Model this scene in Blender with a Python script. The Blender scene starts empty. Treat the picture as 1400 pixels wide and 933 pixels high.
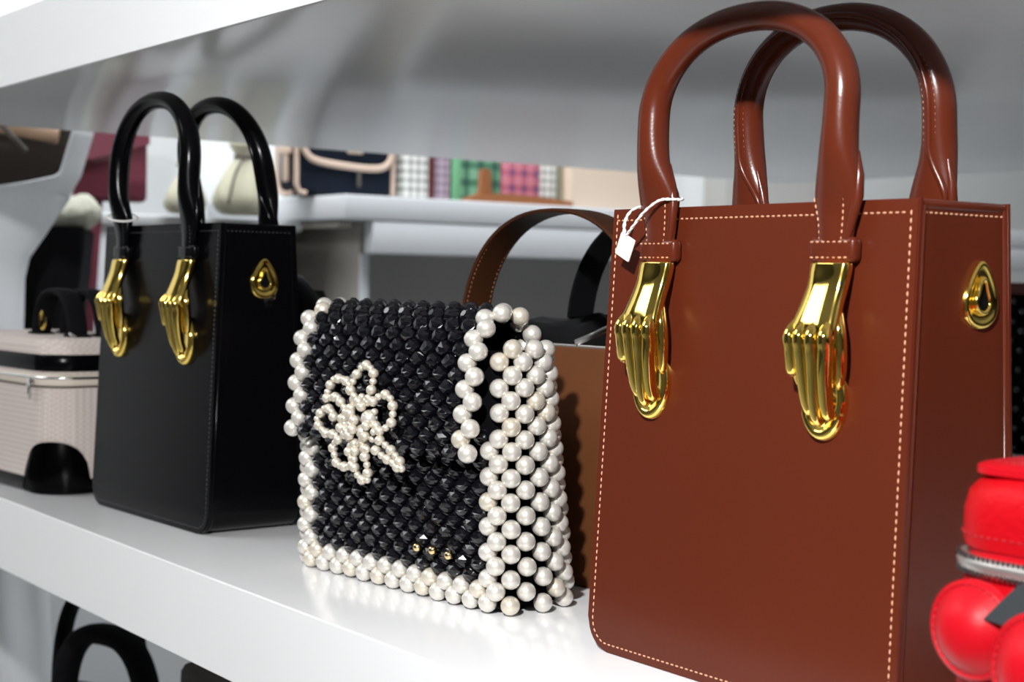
import bpy, bmesh, math, random
from mathutils import Vector, Matrix
random.seed(7)
S = bpy.context.scene
COL = S.collection
PI = math.pi
Z0 = 1.0                       # height of the shelf board the bags stand on
YAW = -0.93271                 # direction of the shelf front edge
EX = Vector((math.cos(YAW), math.sin(YAW), 0)); NX = Vector((-math.sin(YAW), math.cos(YAW), 0))

# ------------------------------------------------------------------ camera
cam = bpy.data.cameras.new('camera'); camo = bpy.data.objects.new('camera', cam); COL.objects.link(camo)
r = Vector((0.99983, 0.00074, 0.0184)); u = Vector((-0.01839, 0.04039, 0.99901)); f = Vector((0, 0.99918, -0.0404))
camo.matrix_world = Matrix(((r.x, u.x, -f.x, 0), (r.y, u.y, -f.y, 0), (r.z, u.z, -f.z, Z0 + .2016), (0, 0, 0, 1)))
cam.sensor_width = 36; cam.lens = 2109.8 / 1400 * 36; cam.clip_start = .02
cam.dof.use_dof = True; cam.dof.focus_distance = .86; cam.dof.aperture_fstop = 12
S.camera = camo

# ------------------------------------------------------------------ world, lamps, exposure
w = bpy.data.worlds.new('World'); S.world = w; w.use_nodes = True
w.node_tree.nodes['Background'].inputs[0].default_value = (.92, .96, 1, 1)
w.node_tree.nodes['Background'].inputs[1].default_value = .10
S.view_settings.view_transform = 'Standard'; S.view_settings.look = 'None'
S.view_settings.exposure = 0; S.view_settings.gamma = 1; S.view_settings.use_curve_mapping = False

def area(name, loc, target, sx, sy, power, col=(1, 1, 1)):
    l = bpy.data.lights.new(name, 'AREA'); l.shape = 'RECTANGLE'; l.size = sx; l.size_y = sy; l.energy = power; l.color = col
    o = bpy.data.objects.new(name, l); COL.objects.link(o); o.location = loc
    o.rotation_euler = (Vector(target) - Vector(loc)).to_track_quat('-Z', 'Y').to_euler()
    return o
area('camera_flash', (-.20, -.05, Z0 + .61), (-.02, 1.0, Z0 + .10), .05, .035, 18.5, (1, .99, .985))
area('ceiling_or_fill_lamp', (-.3, 2.3, Z0 + 1.62), (-.3, 2.6, Z0), 1.2, .6, 33, (.95, .98, 1))
area('ceiling_or_fill_lamp', (-2.1, 1.3, Z0 + 1.64), (-1.9, 1.35, Z0), 1.5, 1.3, 34, (.98, .99, 1))  # added fill lamp: brightens the gold hands and the dress
area('ceiling_or_fill_lamp', (1.4, 2.9, Z0 + 1.62), (1.4, 3.1, Z0), 1.2, .6, 22, (.95, .98, 1))  # added fill lamp to lift the back wall at right

# ------------------------------------------------------------------ materials
def mat(name, col, rough=.5, metal=0, spec=.5, coat=0, bump=0, bscale=400, var=0, vscale=8, sub=0, trans=0, sheen=0):
    m = bpy.data.materials.new(name); m.use_nodes = True
    nt = m.node_tree; b = nt.nodes['Principled BSDF']
    b.inputs['Base Color'].default_value = (*col, 1); b.inputs['Roughness'].default_value = rough
    b.inputs['Metallic'].default_value = metal; b.inputs['Specular IOR Level'].default_value = spec
    b.inputs['Coat Weight'].default_value = coat; b.inputs['Coat Roughness'].default_value = .12
    b.inputs['Transmission Weight'].default_value = trans; b.inputs['Sheen Weight'].default_value = sheen
    if sub: b.inputs['Subsurface Weight'].default_value = sub; b.inputs['Subsurface Scale'].default_value = .004
    tc = nt.nodes.new('ShaderNodeTexCoord')
    if bump:
        n = nt.nodes.new('ShaderNodeTexNoise'); n.inputs['Scale'].default_value = bscale; n.inputs['Detail'].default_value = 3
        nt.links.new(tc.outputs['Object'], n.inputs['Vector'])
        bp = nt.nodes.new('ShaderNodeBump'); bp.inputs['Strength'].default_value = bump; bp.inputs['Distance'].default_value = .001
        nt.links.new(n.outputs['Fac'], bp.inputs['Height']); nt.links.new(bp.outputs['Normal'], b.inputs['Normal'])
    if var:
        n = nt.nodes.new('ShaderNodeTexNoise'); n.inputs['Scale'].default_value = vscale; n.inputs['Detail'].default_value = 4
        nt.links.new(tc.outputs['Object'], n.inputs['Vector'])
        mx = nt.nodes.new('ShaderNodeMix'); mx.data_type = 'RGBA'
        mx.inputs['A'].default_value = (*[c * (1 - var) for c in col], 1); mx.inputs['B'].default_value = (*[min(1, c * (1 + var)) for c in col], 1)
        nt.links.new(n.outputs['Fac'], mx.inputs['Factor']); nt.links.new(mx.outputs['Result'], b.inputs['Base Color'])
    return m

def weave_mat(name, c1, c2, scale, rough=.8):
    m = mat(name, c1, rough); nt = m.node_tree; b = nt.nodes['Principled BSDF']
    tc = nt.nodes.new('ShaderNodeTexCoord'); ck = nt.nodes.new('ShaderNodeTexChecker')
    mp = nt.nodes.new('ShaderNodeMapping'); mp.inputs['Rotation'].default_value = (0, PI / 4, 0)
    nt.links.new(tc.outputs['Object'], mp.inputs['Vector']); nt.links.new(mp.outputs['Vector'], ck.inputs['Vector'])
    ck.inputs['Color1'].default_value = (*c1, 1); ck.inputs['Color2'].default_value = (*c2, 1); ck.inputs['Scale'].default_value = scale
    nt.links.new(ck.outputs['Color'], b.inputs['Base Color'])
    bp = nt.nodes.new('ShaderNodeBump'); bp.inputs['Strength'].default_value = .5; bp.inputs['Distance'].default_value = .0005
    nt.links.new(ck.outputs['Fac'], bp.inputs['Height']); nt.links.new(bp.outputs['Normal'], b.inputs['Normal'])
    return m

def gingham_mat(name, light, mid, dark, period):
    m = mat(name, light, .85); nt = m.node_tree; b = nt.nodes['Principled BSDF']
    tc = nt.nodes.new('ShaderNodeTexCoord'); sep = nt.nodes.new('ShaderNodeSeparateXYZ'); nt.links.new(tc.outputs['Object'], sep.inputs[0])
    def band(ax):
        a = nt.nodes.new('ShaderNodeMath'); a.operation = 'MULTIPLY'; a.inputs[1].default_value = 1 / period; nt.links.new(sep.outputs[ax], a.inputs[0])
        c = nt.nodes.new('ShaderNodeMath'); c.operation = 'FRACT'; nt.links.new(a.outputs[0], c.inputs[0])
        d = nt.nodes.new('ShaderNodeMath'); d.operation = 'LESS_THAN'; d.inputs[1].default_value = .42; nt.links.new(c.outputs[0], d.inputs[0])
        return d
    x, z = band(0), band(2)
    s = nt.nodes.new('ShaderNodeMath'); s.operation = 'ADD'; nt.links.new(x.outputs[0], s.inputs[0]); nt.links.new(z.outputs[0], s.inputs[1])
    h = nt.nodes.new('ShaderNodeMath'); h.operation = 'MULTIPLY'; h.inputs[1].default_value = .5; nt.links.new(s.outputs[0], h.inputs[0])
    cr = nt.nodes.new('ShaderNodeValToRGB'); e = cr.color_ramp.elements
    e[0].position = 0; e[0].color = (*light, 1); e[1].position = 1; e[1].color = (*dark, 1)
    k = e.new(.5); k.color = (*mid, 1)
    nt.links.new(h.outputs[0], cr.inputs[0]); nt.links.new(cr.outputs[0], b.inputs['Base Color'])
    return m

M = {}
M['board'] = mat('white_laminate', (.87, .88, .89), .20, spec=.5, coat=.25, bump=.03, bscale=25)
M['brown'] = mat('brown_leather', (.092, .0165, .0065), .24, spec=.36, bump=.05, bscale=900, var=.06, vscale=14)
M['brownthread'] = mat('tan_thread', (.66, .34, .20), .6)
M['black'] = mat('black_leather', (.0018, .0018, .0024), .2, spec=.13, bump=.05, bscale=900)
M['blackthread'] = mat('black_thread', (.03, .03, .034), .5)
M['gold'] = mat('polished_gold', (1.0, .72, .17), .07, metal=1)
M['goldbead'] = mat('gold_bead', (.95, .70, .35), .15, metal=1)
M['pearl'] = mat('pearl', (.72, .69, .63), .38, metal=.45, spec=.6, coat=.9)
M['pearl2'] = mat('pearl_ivory', (.72, .66, .55), .38, metal=.45, spec=.6, coat=.9)
M['crystal'] = mat('black_crystal', (.004, .004, .006), .14, spec=.6)
M['liner'] = mat('black_lining', (.003, .003, .004), .9, spec=.05)
M['tan'] = mat('tan_brown_leather', (.115, .040, .014), .5, spec=.15, bump=.1, bscale=500, var=.15, vscale=20)
M['tanstrap'] = mat('dark_tan_strap', (.050, .018, .007), .5, spec=.15, bump=.1, bscale=500)
M['red'] = mat('red_leather', (.43, .0015, .006), .42, spec=.16, bump=.5, bscale=330)
M['redsmooth'] = mat('red_smooth_leather', (.46, .003, .010), .42, spec=.2, bump=.1, bscale=600)
M['redthread'] = mat('red_thread', (.34, .0, .008), .6)
M['zip'] = mat('silver_zip', (.5, .48, .46), .35, metal=.8)
M['silver'] = mat('silver_metal', (.8, .78, .76), .2, metal=1)
M['leaf'] = mat('dark_grey_leaf', (.028, .034, .038), .6)
M['canvas'] = weave_mat('beige_canvas', (.59, .53, .49), (.51, .44, .41), 300)
M['canvastrim'] = mat('beige_tape', (.62, .55, .47), .8, bump=.2)
M['string'] = mat('white_string', (.82, .80, .78), .7)
M['tag'] = mat('white_tag', (.88, .88, .92), .5)
M['clear'] = mat('clear_plastic', (.9, .9, .92), .05, trans=1)
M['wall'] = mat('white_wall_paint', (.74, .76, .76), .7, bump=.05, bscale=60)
M['darkwall'] = mat('dark_reflect_wall', (.05, .045, .042), .7)  # unseen right wall, made dark so the bag sides reflect little
M['wall3'] = mat('dim_reflect_wall', (.10, .10, .10), .7)  # unseen left wall, toned down to weaken reflections on the leather fronts
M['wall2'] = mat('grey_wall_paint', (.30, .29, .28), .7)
M['floor'] = mat('grey_floor', (.40, .40, .38), .45, var=.08, vscale=3)
M['ceil'] = mat('white_ceiling', (.75, .75, .75), .8)
M['grey'] = mat('grey_board', (.46, .45, .43), .6, var=.04)
M['panel'] = mat('pale_grey_panel', (.53, .54, .545), .5)
M['shadedside'] = mat('shaded_counter_side', (.36, .335, .30), .55)  # side of the white counter, its shade mixed into the base colour
M['unit'] = mat('white_counter', (.65, .67, .70), .4)
M['cloth'] = mat('white_cloth', (.64, .655, .68), .85, bump=.25, bscale=140, var=.05)
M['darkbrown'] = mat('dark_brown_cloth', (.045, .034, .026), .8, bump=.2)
M['wood'] = mat('tan_wood', (.34, .22, .14), .6, var=.2, vscale=20)
M['blackcloth'] = mat('black_cloth', (.004, .004, .005), .8, spec=.1)
M['fur'] = mat('pale_faux_fur', (.46, .46, .38), .9, bump=1, bscale=120, var=.35, vscale=40)
M['burg'] = mat('burgundy_leather', (.16, .022, .045), .5, bump=.1)
M['cream'] = mat('cream_plush', (.46, .445, .34), .95, bump=1, bscale=200, var=.12, vscale=30)
M['cord'] = mat('dark_cord', (.07, .06, .05), .7)
M['navy'] = mat('navy_leather', (.005, .009, .018), .6, spec=.15)
M['beigetrim'] = mat('beige_leather_trim', (.60, .46, .37), .5)
M['greenedge'] = mat('bright_green_cloth', (.16, .42, .22), .7)
M['maroon'] = mat('maroon_leather', (.10, .018, .016), .5)
M['ging'] = gingham_mat('grey_gingham', (.72, .73, .70), (.48, .48, .46), (.20, .21, .20), .017)
M['lilac'] = gingham_mat('lilac_check', (.42, .33, .40), (.30, .23, .29), (.20, .16, .21), .016)
M['green'] = gingham_mat('green_plaid', (.20, .42, .27), (.07, .20, .12), (.03, .10, .07), .034)
M['pink'] = gingham_mat('pink_plaid', (.58, .20, .26), (.46, .12, .18), (.17, .07, .17), .030)
M['clutch'] = mat('cognac_leather', (.27, .10, .035), .5, var=.15)
M['beige'] = mat('beige_board', (.66, .54, .43), .6)
M['olive'] = mat('olive_trim', (.25, .25, .17), .7)

# ------------------------------------------------------------------ mesh helpers
def link(name, bm, m, parent=None, smooth=35, loc=None, rot=None):
    me = bpy.data.meshes.new(name); bmesh.ops.recalc_face_normals(bm, faces=bm.faces[:]); bm.to_mesh(me); bm.free()
    if m: me.materials.append(m)
    if smooth:
        me.polygons.foreach_set('use_smooth', [True] * len(me.polygons))
        if smooth < 180: me.set_sharp_from_angle(angle=math.radians(smooth))
    return inst(name, me, parent, loc, rot)
def inst(name, me, parent=None, loc=None, rot=None):
    o = bpy.data.objects.new(name, me); COL.objects.link(o)
    if parent: o.parent = parent
    if loc is not None: o.location = loc
    if rot is not None: o.rotation_euler = rot
    return o
def thing(name, label, cat, loc=(0, 0, 0), rz=0, group=None):
    o = bpy.data.objects.new(name, None); COL.objects.link(o); o.empty_display_size = .02
    o.location = loc; o.rotation_euler = (0, 0, rz); o['label'] = label; o['category'] = cat
    if group: o['group'] = group
    return o
def struct(name, bm, m):
    o = link(name, bm, m); o['kind'] = 'structure'; return o
def merge(dst, src):
    me = bpy.data.meshes.new('t'); src.to_mesh(me); src.free(); dst.from_mesh(me); bpy.data.meshes.remove(me)
def box(c, s, bev=0, seg=2, rot=None, bm=None):
    b = bmesh.new(); bmesh.ops.create_cube(b, size=1); bmesh.ops.scale(b, vec=s, verts=b.verts)
    if bev: bmesh.ops.bevel(b, geom=b.edges[:], offset=bev, segments=seg, profile=.5, affect='EDGES')
    if rot: bmesh.ops.rotate(b, cent=(0, 0, 0), matrix=rot, verts=b.verts)
    bmesh.ops.translate(b, vec=c, verts=b.verts)
    if bm is None: return b
    merge(bm, b); return bm
def spline(pts, n, closed=False):
    pts = [Vector(p) for p in pts]; N = len(pts); out = []
    segs = N if closed else N - 1
    for i in range(segs):
        g = (lambda k: pts[k % N]) if closed else (lambda k: pts[min(max(k, 0), N - 1)])
        p0, p1, p2, p3 = g(i - 1), g(i), g(i + 1), g(i + 2)
        for j in range(n):
            t = j / n
            out.append(.5 * ((2 * p1) + (p2 - p0) * t + (2 * p0 - 5 * p1 + 4 * p2 - p3) * t * t + (3 * p1 - p0 - 3 * p2 + p3) * t ** 3))
    if not closed: out.append(pts[-1])
    return out
def resample(pts, step, closed=False):
    if closed: pts = pts + [pts[0]]
    out = [(pts[0], (pts[1] - pts[0]).normalized())]; acc = 0
    for a, b in zip(pts, pts[1:]):
        d = (b - a).length
        if d < 1e-9: continue
        t = step - acc
        while t <= d:
            out.append((a + (b - a) * (t / d), (b - a) / d)); t += step
        acc = d - (t - step)
    return out
def sweep(path, ra, rb=None, binormal=None, seg=12, closed=False, bm=None, power=1):
    """tube along path; ra in-plane half width, rb half width along the binormal (numbers or lists)"""
    if bm is None: bm = bmesh.new()
    path = [Vector(p) for p in path]; n = len(path)
    ra = ra if isinstance(ra, list) else [ra] * n
    rb = ra if rb is None else (rb if isinstance(rb, list) else [rb] * n)
    rings = []; prev = None
    for i, p in enumerate(path):
        a = path[(i - 1) % n] if closed else path[max(i - 1, 0)]; b = path[(i + 1) % n] if closed else path[min(i + 1, n - 1)]
        t = (b - a).normalized()
        if binormal is not None:
            bi = Vector(binormal); bi = (bi - t * bi.dot(t)).normalized()
        else:
            if prev is None: prev = Vector((0, 0, 1)) if abs(t.z) < .9 else Vector((1, 0, 0))
            bi = (prev - t * prev.dot(t)).normalized(); prev = bi
        no = bi.cross(t)
        ring = []
        for k in range(seg):
            an = 2 * PI * k / seg; c, s = math.cos(an), math.sin(an)
            c = math.copysign(abs(c) ** power, c); s = math.copysign(abs(s) ** power, s)
            ring.append(bm.verts.new(p + no * (ra[i] * c) + bi * (rb[i] * s)))
        rings.append(ring)
    m = n if closed else n - 1
    for i in range(m):
        A, B = rings[i], rings[(i + 1) % n]
        for k in range(seg): bm.faces.new((A[k], A[(k + 1) % seg], B[(k + 1) % seg], B[k]))
    if not closed: bm.faces.new(rings[0][::-1]); bm.faces.new(rings[-1])
    return bm
def prism(outline, place, bm=None):
    """outline list of 2D points; place(p2d, side) -> Vector for side 0 / 1"""
    if bm is None: bm = bmesh.new()
    A = [bm.verts.new(place(p, 0)) for p in outline]; B = [bm.verts.new(place(p, 1)) for p in outline]
    n = len(outline); fa = bm.faces.new(A); fb = bm.faces.new(B[::-1])
    for i in range(n): bm.faces.new((A[i], B[i], B[(i + 1) % n], A[(i + 1) % n]))
    return bm
def dashes(path, step, length, wd, normal, bm=None, closed=False):
    """a row of stitches: little raised lozenges along a path"""
    if bm is None: bm = bmesh.new()
    for p, t in resample([Vector(q) for q in path], step, closed):
        no = normal(p) if callable(normal) else Vector(normal)
        s = t.cross(no).normalized(); no = s.cross(t).normalized()
        v = [p - t * length / 2 - no * .0002, p - t * length * .2 + s * wd / 2, p + t * length * .2 + s * wd / 2, p + t * length / 2 - no * .0002, p + t * length * .2 - s * wd / 2, p - t * length * .2 - s * wd / 2]
        V = [bm.verts.new(q) for q in v]; top = [bm.verts.new(p + t * k * length * .2 + no * wd * .5) for k in (-1, 1)]
        for fc in ((V[0], V[1], top[0]), (V[1], V[2], top[1], top[0]), (V[2], V[3], top[1]), (V[3], V[4], top[1]), (V[4], V[5], top[0], top[1]), (V[5], V[0], top[0])): bm.faces.new(fc)
    return bm
def stuff(o): o['kind'] = 'stuff'; return o
def sphere(rad, seg=16, rings=10):
    b = bmesh.new(); bmesh.ops.create_uvsphere(b, u_segments=seg, v_segments=rings, radius=rad); return b
def loft(rings, bm=None, cap=True):
    if bm is None: bm = bmesh.new()
    R = [[bm.verts.new(p) for p in ring] for ring in rings]; n = len(R[0])
    for A, B in zip(R, R[1:]):
        for k in range(n): bm.faces.new((A[k], A[(k + 1) % n], B[(k + 1) % n], B[k]))
    if cap: bm.faces.new(R[0][::-1]); bm.faces.new(R[-1])
    return bm
def rrect(w_, d_, r_, n=6):
    pts = []
    for cx, cy, a0 in ((w_ / 2 - r_, -d_ / 2 + r_, -PI / 2), (w_ / 2 - r_, d_ / 2 - r_, 0), (-w_ / 2 + r_, d_ / 2 - r_, PI / 2), (-w_ / 2 + r_, -d_ / 2 + r_, PI)):
        for k in range(n + 1): a = a0 + PI / 2 * k / n; pts.append((cx + r_ * math.cos(a), cy + r_ * math.sin(a)))
    return pts
def W(e, n, z): return EX * e + NX * n + Vector((0, 0, Z0 + z))

# ------------------------------------------------------------------ the setting
def slab(c, s, rz=0): return box(c, s, 0, rot=Matrix.Rotation(rz, 3, 'Z'))
struct('floor', slab((0, 2, -.05), (9, 9, .1)), M['floor'])
struct('ceiling', slab((0, 2, 2.75), (9, 9, .1)), M['ceil'])
UO = Vector((-.2694, 2.8, 0)); URZ = YAW + PI / 2        # background counter: corner and direction
def UP(x, y, z): return UO + NX * x - EX * y + Vector((0, 0, Z0 + z))
struct('wall_back', slab(UP(.6, .62, .30), (5.2, .1, 2.8), URZ), M['wall'])
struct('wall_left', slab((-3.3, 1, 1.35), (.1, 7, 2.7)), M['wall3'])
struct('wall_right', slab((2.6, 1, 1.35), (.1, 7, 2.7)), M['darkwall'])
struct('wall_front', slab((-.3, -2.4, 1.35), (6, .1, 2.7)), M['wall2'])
struct('trim_1', slab(UP(1.55, .53, .30), (.34, .08, 2.6), URZ), M['grey'])

# ------------------------------------------------------------------ the shelving unit
E0, E1, N0, N1 = -1.7156, 1.25, .447, 1.807
for zt, lab in ((0, 'thick glossy white shelf board on which the totes and beaded bag stand'), (.4234, 'topmost white shelf board with grey glossy underside, above the bag handles'), (-.42, 'lowest white shelf board, carrying the black bag with looping handles')):
    t = thing('shelf_board', lab, 'shelf', W(0, 0, zt), YAW)
    link('board', box(((E0 + E1) / 2, (N0 + N1) / 2, -.0315), (E1 - E0, N1 - N0, .063), .0012, 2), M['board'], t)
    link('front_edge', box(((E0 + E1) / 2, N0 - .0003, -.0315), (E1 - E0, .0008, .0618), .0002, 1), M['board'], t)

# ------------------------------------------------------------------ hand-clasp tote bags
H, WT, WB, DT, DB = .24, .2079, .2129, .0656, .0873
def hw(z): return (WB + (WT - WB) * z / H) / 2
def hd(z): return (DB + (DT - DB) * z / H) / 2
def tote_outline(ins=0, top=H, rc=.017):
    pts = [(-hw(top) + ins, top)]
    for k in range(9):
        a = PI + PI / 2 * k / 8; pts.append((-hw(0) + rc + (rc - ins) * math.cos(a), rc + (rc - ins) * math.sin(a)))
    for k in range(9):
        a = -PI / 2 + PI / 2 * k / 8; pts.append((hw(0) - rc + (rc - ins) * math.cos(a), rc + (rc - ins) * math.sin(a)))
    pts.append((hw(top) - ins, top))
    return pts

def hand_bm():
    """a gold hand seen from its back, fingers down: x across, z up (wrist top at 0), -y towards the viewer"""
    bm = bmesh.new()
    secs = [(0, .0116, 0, .0050, .0050), (-.003, .0117, 0, .0054, .0052), (-.010, .0114, 0, .0068, .0052), (-.018, .0119, -.0006, .0092, .0052),
            (-.026, .0130, -.0012, .0118, .0052), (-.032, .0137, -.0016, .0135, .0050), (-.036, .0132, -.0016, .0136, .0040), (-.039, .0116, -.0016, .0125, .002)]
    zz = spline([(s[0], s[1], s[2]) for s in secs], 3); yy = spline([(s[3], s[4], 0) for s in secs], 3)
    rings = []
    for a, b in zip(zz, yy):
        ring = []
        for k in range(28):
            t = 2 * PI * k / 28; c, s = math.cos(t), math.sin(t)
            c = math.copysign(abs(c) ** .8, c); s = math.copysign(abs(s) ** .85, s)
            ring.append((a.z + a.y * c, -(b.x + b.y * s), a.x))
        rings.append(ring)
    loft(rings, bm)
    # wrist bed down to the leather
    ends = [-.0575, -.0708, -.0752, -.0722]
    for i, ze in enumerate(ends):
        x0 = -.0016 + (i - 1.5) * .0069; x1 = -.0030 + (i - 1.5) * .0058 - (.0022 if i == 0 else 0)
        kp = .0176 - .0010 * abs(i - 1.4)
        P = [(x0 * .92, -kp + .0062, -.023), (x0, -kp - .0002, -.0335), (x0 * .98, -kp + .0008, -.0395), (x0 * .6 + x1 * .4, -.0138 if i else -.0125, -.050), (x1, -.0100, ze + .008), (x1 + .0002, -.0074, ze + .002), (x1 + .0002, -.0066, ze)]
        R = [.0012, .0031, .0034, .0032, .0029 if i else .0023, .0024 if i else .0015, .0010]
        pp = spline(P, 4); rr = [q.x for q in spline([(q, 0, 0) for q in R], 4)]
        sweep(pp, rr, [a * 1.25 for a in rr], binormal=(0, 1, 0), seg=12, bm=bm, power=.85)
    P = [(.0088, -.0085, -.022), (.0106, -.0095, -.032), (.0110, -.0085, -.042), (.0102, -.0070, -.050), (.0090, -.0060, -.0555), (.0086, -.0056, -.0575)]
    R = [.002, .0034, .0034, .0031, .0024, .0010]
    sweep(spline(P, 4), [q.x for q in spline([(q, 0, 0) for q in R], 4)], binormal=(0, 1, 0), seg=12, bm=bm)
    return bm
def oval_plate_bm():
    bm = bmesh.new(); prof = [(0, .0014), (.55, .0014), (.66, .0020), (.74, .0040), (.84, .0046), (.94, .0038), (1.0, .0012), (1.0, 0)]
    rings = [[(.0135 * max(r_, .01) * math.cos(2 * PI * k / 40), -h_, .0195 * max(r_, .01) * math.sin(2 * PI * k / 40)) for k in range(40)] for r_, h_ in prof]
    return loft(rings, bm)
HAND_ME = PLATE_ME = None

def teardrop(s=1, n=40, grow=0):
    pts = []
    for k in range(n):
        t = 2 * PI * k / n; c, s_ = math.cos(t), math.sin(t)
        x = c * .0112 * (1 - .42 * s_) ; z = s_ * .0158 - .0008
        pts.append((x * s + grow * c, z * s + grow * s_))
    return pts
def keyhole(n=24, s=1):
    pts = []
    for k in range(n):
        t = 2 * PI * k / n; c, s_ = math.cos(t), math.sin(t)
        x = c * (.0052 if s_ < 0 else .0034 + .0018 * max(0, 1 - s_ * 2.5)); z = s_ * (.0105 if s_ > 0 else .0052) - .004
        pts.append((x * s, z * s))
    return pts

def make_tote(name, label, loc, rz, leather, thread, key_y, plastic, rise=(0, 0), lean=(0, 0), tilt=(0, 0)):
    global HAND_ME, PLATE_ME
    t = thing(name, label, 'handbag', loc, rz)
    for sgn in (-1, 1):
        ol = tote_outline()
        bm = prism(ol, lambda p, s: Vector((p[0], sgn * (hd(p[1]) - s * .0032), p[1])))
        bmesh.ops.bevel(bm, geom=[e for e in bm.edges if len(e.link_faces) == 2 and any(len(q.verts) > 4 for q in e.link_faces)], offset=.0007, segments=2, affect='EDGES')
        link('front_panel' if sgn < 0 else 'back_panel', bm, leather, t)
        pth = [Vector((p[0] - math.copysign(.0010, p[0]), sgn * (hd(p[1]) - .0040), p[1])) for p in tote_outline(.0006)]
        pth = [Vector((pth[0].x, pth[0].y, H - .003))] + pth[1:-1] + [Vector((pth[-1].x, pth[-1].y, H - .003))]
        link('piping', sweep(pth, .0017 if sgn < 0 else .0011, seg=8), leather, t, 180)
    # gusset strip running down one side, under the bag and up the other
    ol = tote_outline(.0008, H - .001); dense = []
    for i in range(len(ol) - 1):
        m = 10 if i in (0, len(ol) - 2) else (8 if abs(ol[i + 1][0] - ol[i][0]) > .05 else 1)
        for k in range(m): dense.append((ol[i][0] + (ol[i + 1][0] - ol[i][0]) * k / m, ol[i][1] + (ol[i + 1][1] - ol[i][1]) * k / m))
    dense.append(ol[-1]); bm = bmesh.new(); rows = []
    for x, z in dense:
        row = []
        for k in range(13):
            v_ = k / 12 * 2 - 1; dip = .0010 * (1 - v_ ** 2) * min(1, z / .05)
            ed = .0022 * (max(0, abs(v_) - .80) / .20) ** 2
            xx = x - math.copysign(dip + ed * .4, x) if abs(x) > hw(z) - .02 else x
            row.append(bm.verts.new((xx, v_ * (hd(z) - .0012), max(z, .0008))))
        rows.append(row)
    for A, B in zip(rows, rows[1:]):
        for k in range(12): bm.faces.new((A[k], A[k + 1], B[k + 1], B[k]))
    link('gusset', bm, leather, t, 60)
    # top edge binding of the gusset, and closing zip panel
    for sx in (-1, 1):
        link('edge_binding', box((sx * (hw(H) - .0024), 0, H - .0024), (.0034, DT - .003, .0046), .0016, 3), leather, t)
    link('top_panel', box((0, 0, H - .009), (WT - .012, DT - .008, .003), .001), leather, t)
    # stitching on the body
    bm = bmesh.new(); f0 = lambda x, z: Vector((x, -hd(z) - .0001, z))
    side = [f0(x, z) for x, z in tote_outline(.0042, H - .004)]
    dashes(side, .0036, .0027, .0009, (0, -1, 0), bm)
    dashes([f0(-hw(H) + .005, H - .0062), f0(hw(H) - .005, H - .0062)], .0036, .0027, .0009, (0, -1, 0), bm)
    dashes([(hw(H) - .0010, -DT / 2 + .006, H - .0062), (hw(H) - .0014, 0, H - .0062), (hw(H) - .0010, DT / 2 - .004, H - .0062)], .0036, .0026, .0009, (1, 0, 0), bm)
    stuff(link('stitching', bm, thread, t, 0))
    # handles
    if HAND_ME is None:
        hb = hand_bm(); HAND_ME = bpy.data.meshes.new('hand_clasp'); bmesh.ops.recalc_face_normals(hb, faces=hb.faces[:]); hb.to_mesh(HAND_ME); hb.free()
        HAND_ME.polygons.foreach_set('use_smooth', [True] * len(HAND_ME.polygons)); HAND_ME.materials.append(M['gold'])
        pb = oval_plate_bm(); PLATE_ME = bpy.data.meshes.new('oval_plate'); bmesh.ops.recalc_face_normals(pb, faces=pb.faces[:]); pb.to_mesh(PLATE_ME); pb.free()
        PLATE_ME.polygons.foreach_set('use_smooth', [True] * len(PLATE_ME.polygons)); PLATE_ME.set_sharp_from_angle(angle=.9); PLATE_ME.materials.append(M['gold'])
    for sgn in (-1, 1):
        leg = [(.0600, .2085, .0102, .0030), (.0600, .222, .0106, .0032), (.0603, .232, .0122, .0034), (.0612, .2415, .0134, .0044), (.0624, .252, .0122, .0062), (.0634, .263, .0098, .0078), (.0640, .275, .0085, .0083), (.0642, .287, .0083, .0083)]
        leg = [(q.x, q.y, s.x, s.y) for q, s in zip(spline([(a[0], a[1], 0) for a in leg], 4), spline([(a[2], a[3], 0) for a in leg], 4))]
        arc = []
        for k in range(1, 40):
            an = PI * k / 40; s_ = math.sin(an)
            arc.append((.0642 * math.copysign(abs(math.cos(an)) ** .92, math.cos(an)), .287 + .0435 * s_ + (rise[0] if sgn < 0 else rise[1]) * s_ ** .7, .0083 - .0012 * s_, .0083 - .0010 * s_))
        full = leg + arc + [(-a, b, c, d) for a, b, c, d in leg[::-1]]
        ln, tl = (lean[0], tilt[0]) if sgn < 0 else (lean[1], tilt[1])
        def yat(z, th): return sgn * ((hd(z) + th + .0008) if z < H else (hd(H) + .0008 + th - (z - H) * .042)) - sgn * (ln + tl * max(0, z - H))
        path = [Vector((x, yat(z, d), z)) for x, z, c, d in full]
        bm = sweep(path, [q[2] for q in full], [q[3] for q in full], (0, 1, 0), 20)
        # folded seam lip on the inside of the roll
        seam = []
        for (x, z, c, d), p in zip(full, path):
            if z < .236: continue
            k_ = max(0, min(1, (.270 - z) / .028)); k_ = k_ * k_ * (3 - 2 * k_)
            seam.append((Vector((x + c * .80 * k_, p.y - sgn * d * (.93 - .25 * k_), z)), k_))
        ns = len(seam); tp = [min(1, .35 + i / 6, .35 + (ns - 1 - i) / 6) for i in range(ns)]
        sweep([q for q, _ in seam], [.0018 * a for a in tp], [.0022 * a for a in tp], (0, 1, 0), 8, bm=bm)
        # fold of the strap turning round to the front beside the loop
        for sx in (-1, 1):
            fp = [(sx * .0600 + .0086, .222), (sx * .0606 + .0104, .232), (sx * .0616 + .0118, .2415), (sx * .0626 + .0108, .251), (sx * .0632 + .0084, .262)]
            sweep([Vector((x, yat(z, .0046), z)) for x, z in fp], [.0016, .0024, .0027, .0024, .0012], seg=8, bm=bm)
        link('handle', bm, leather, t, 60)
        sb = bmesh.new()
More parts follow.
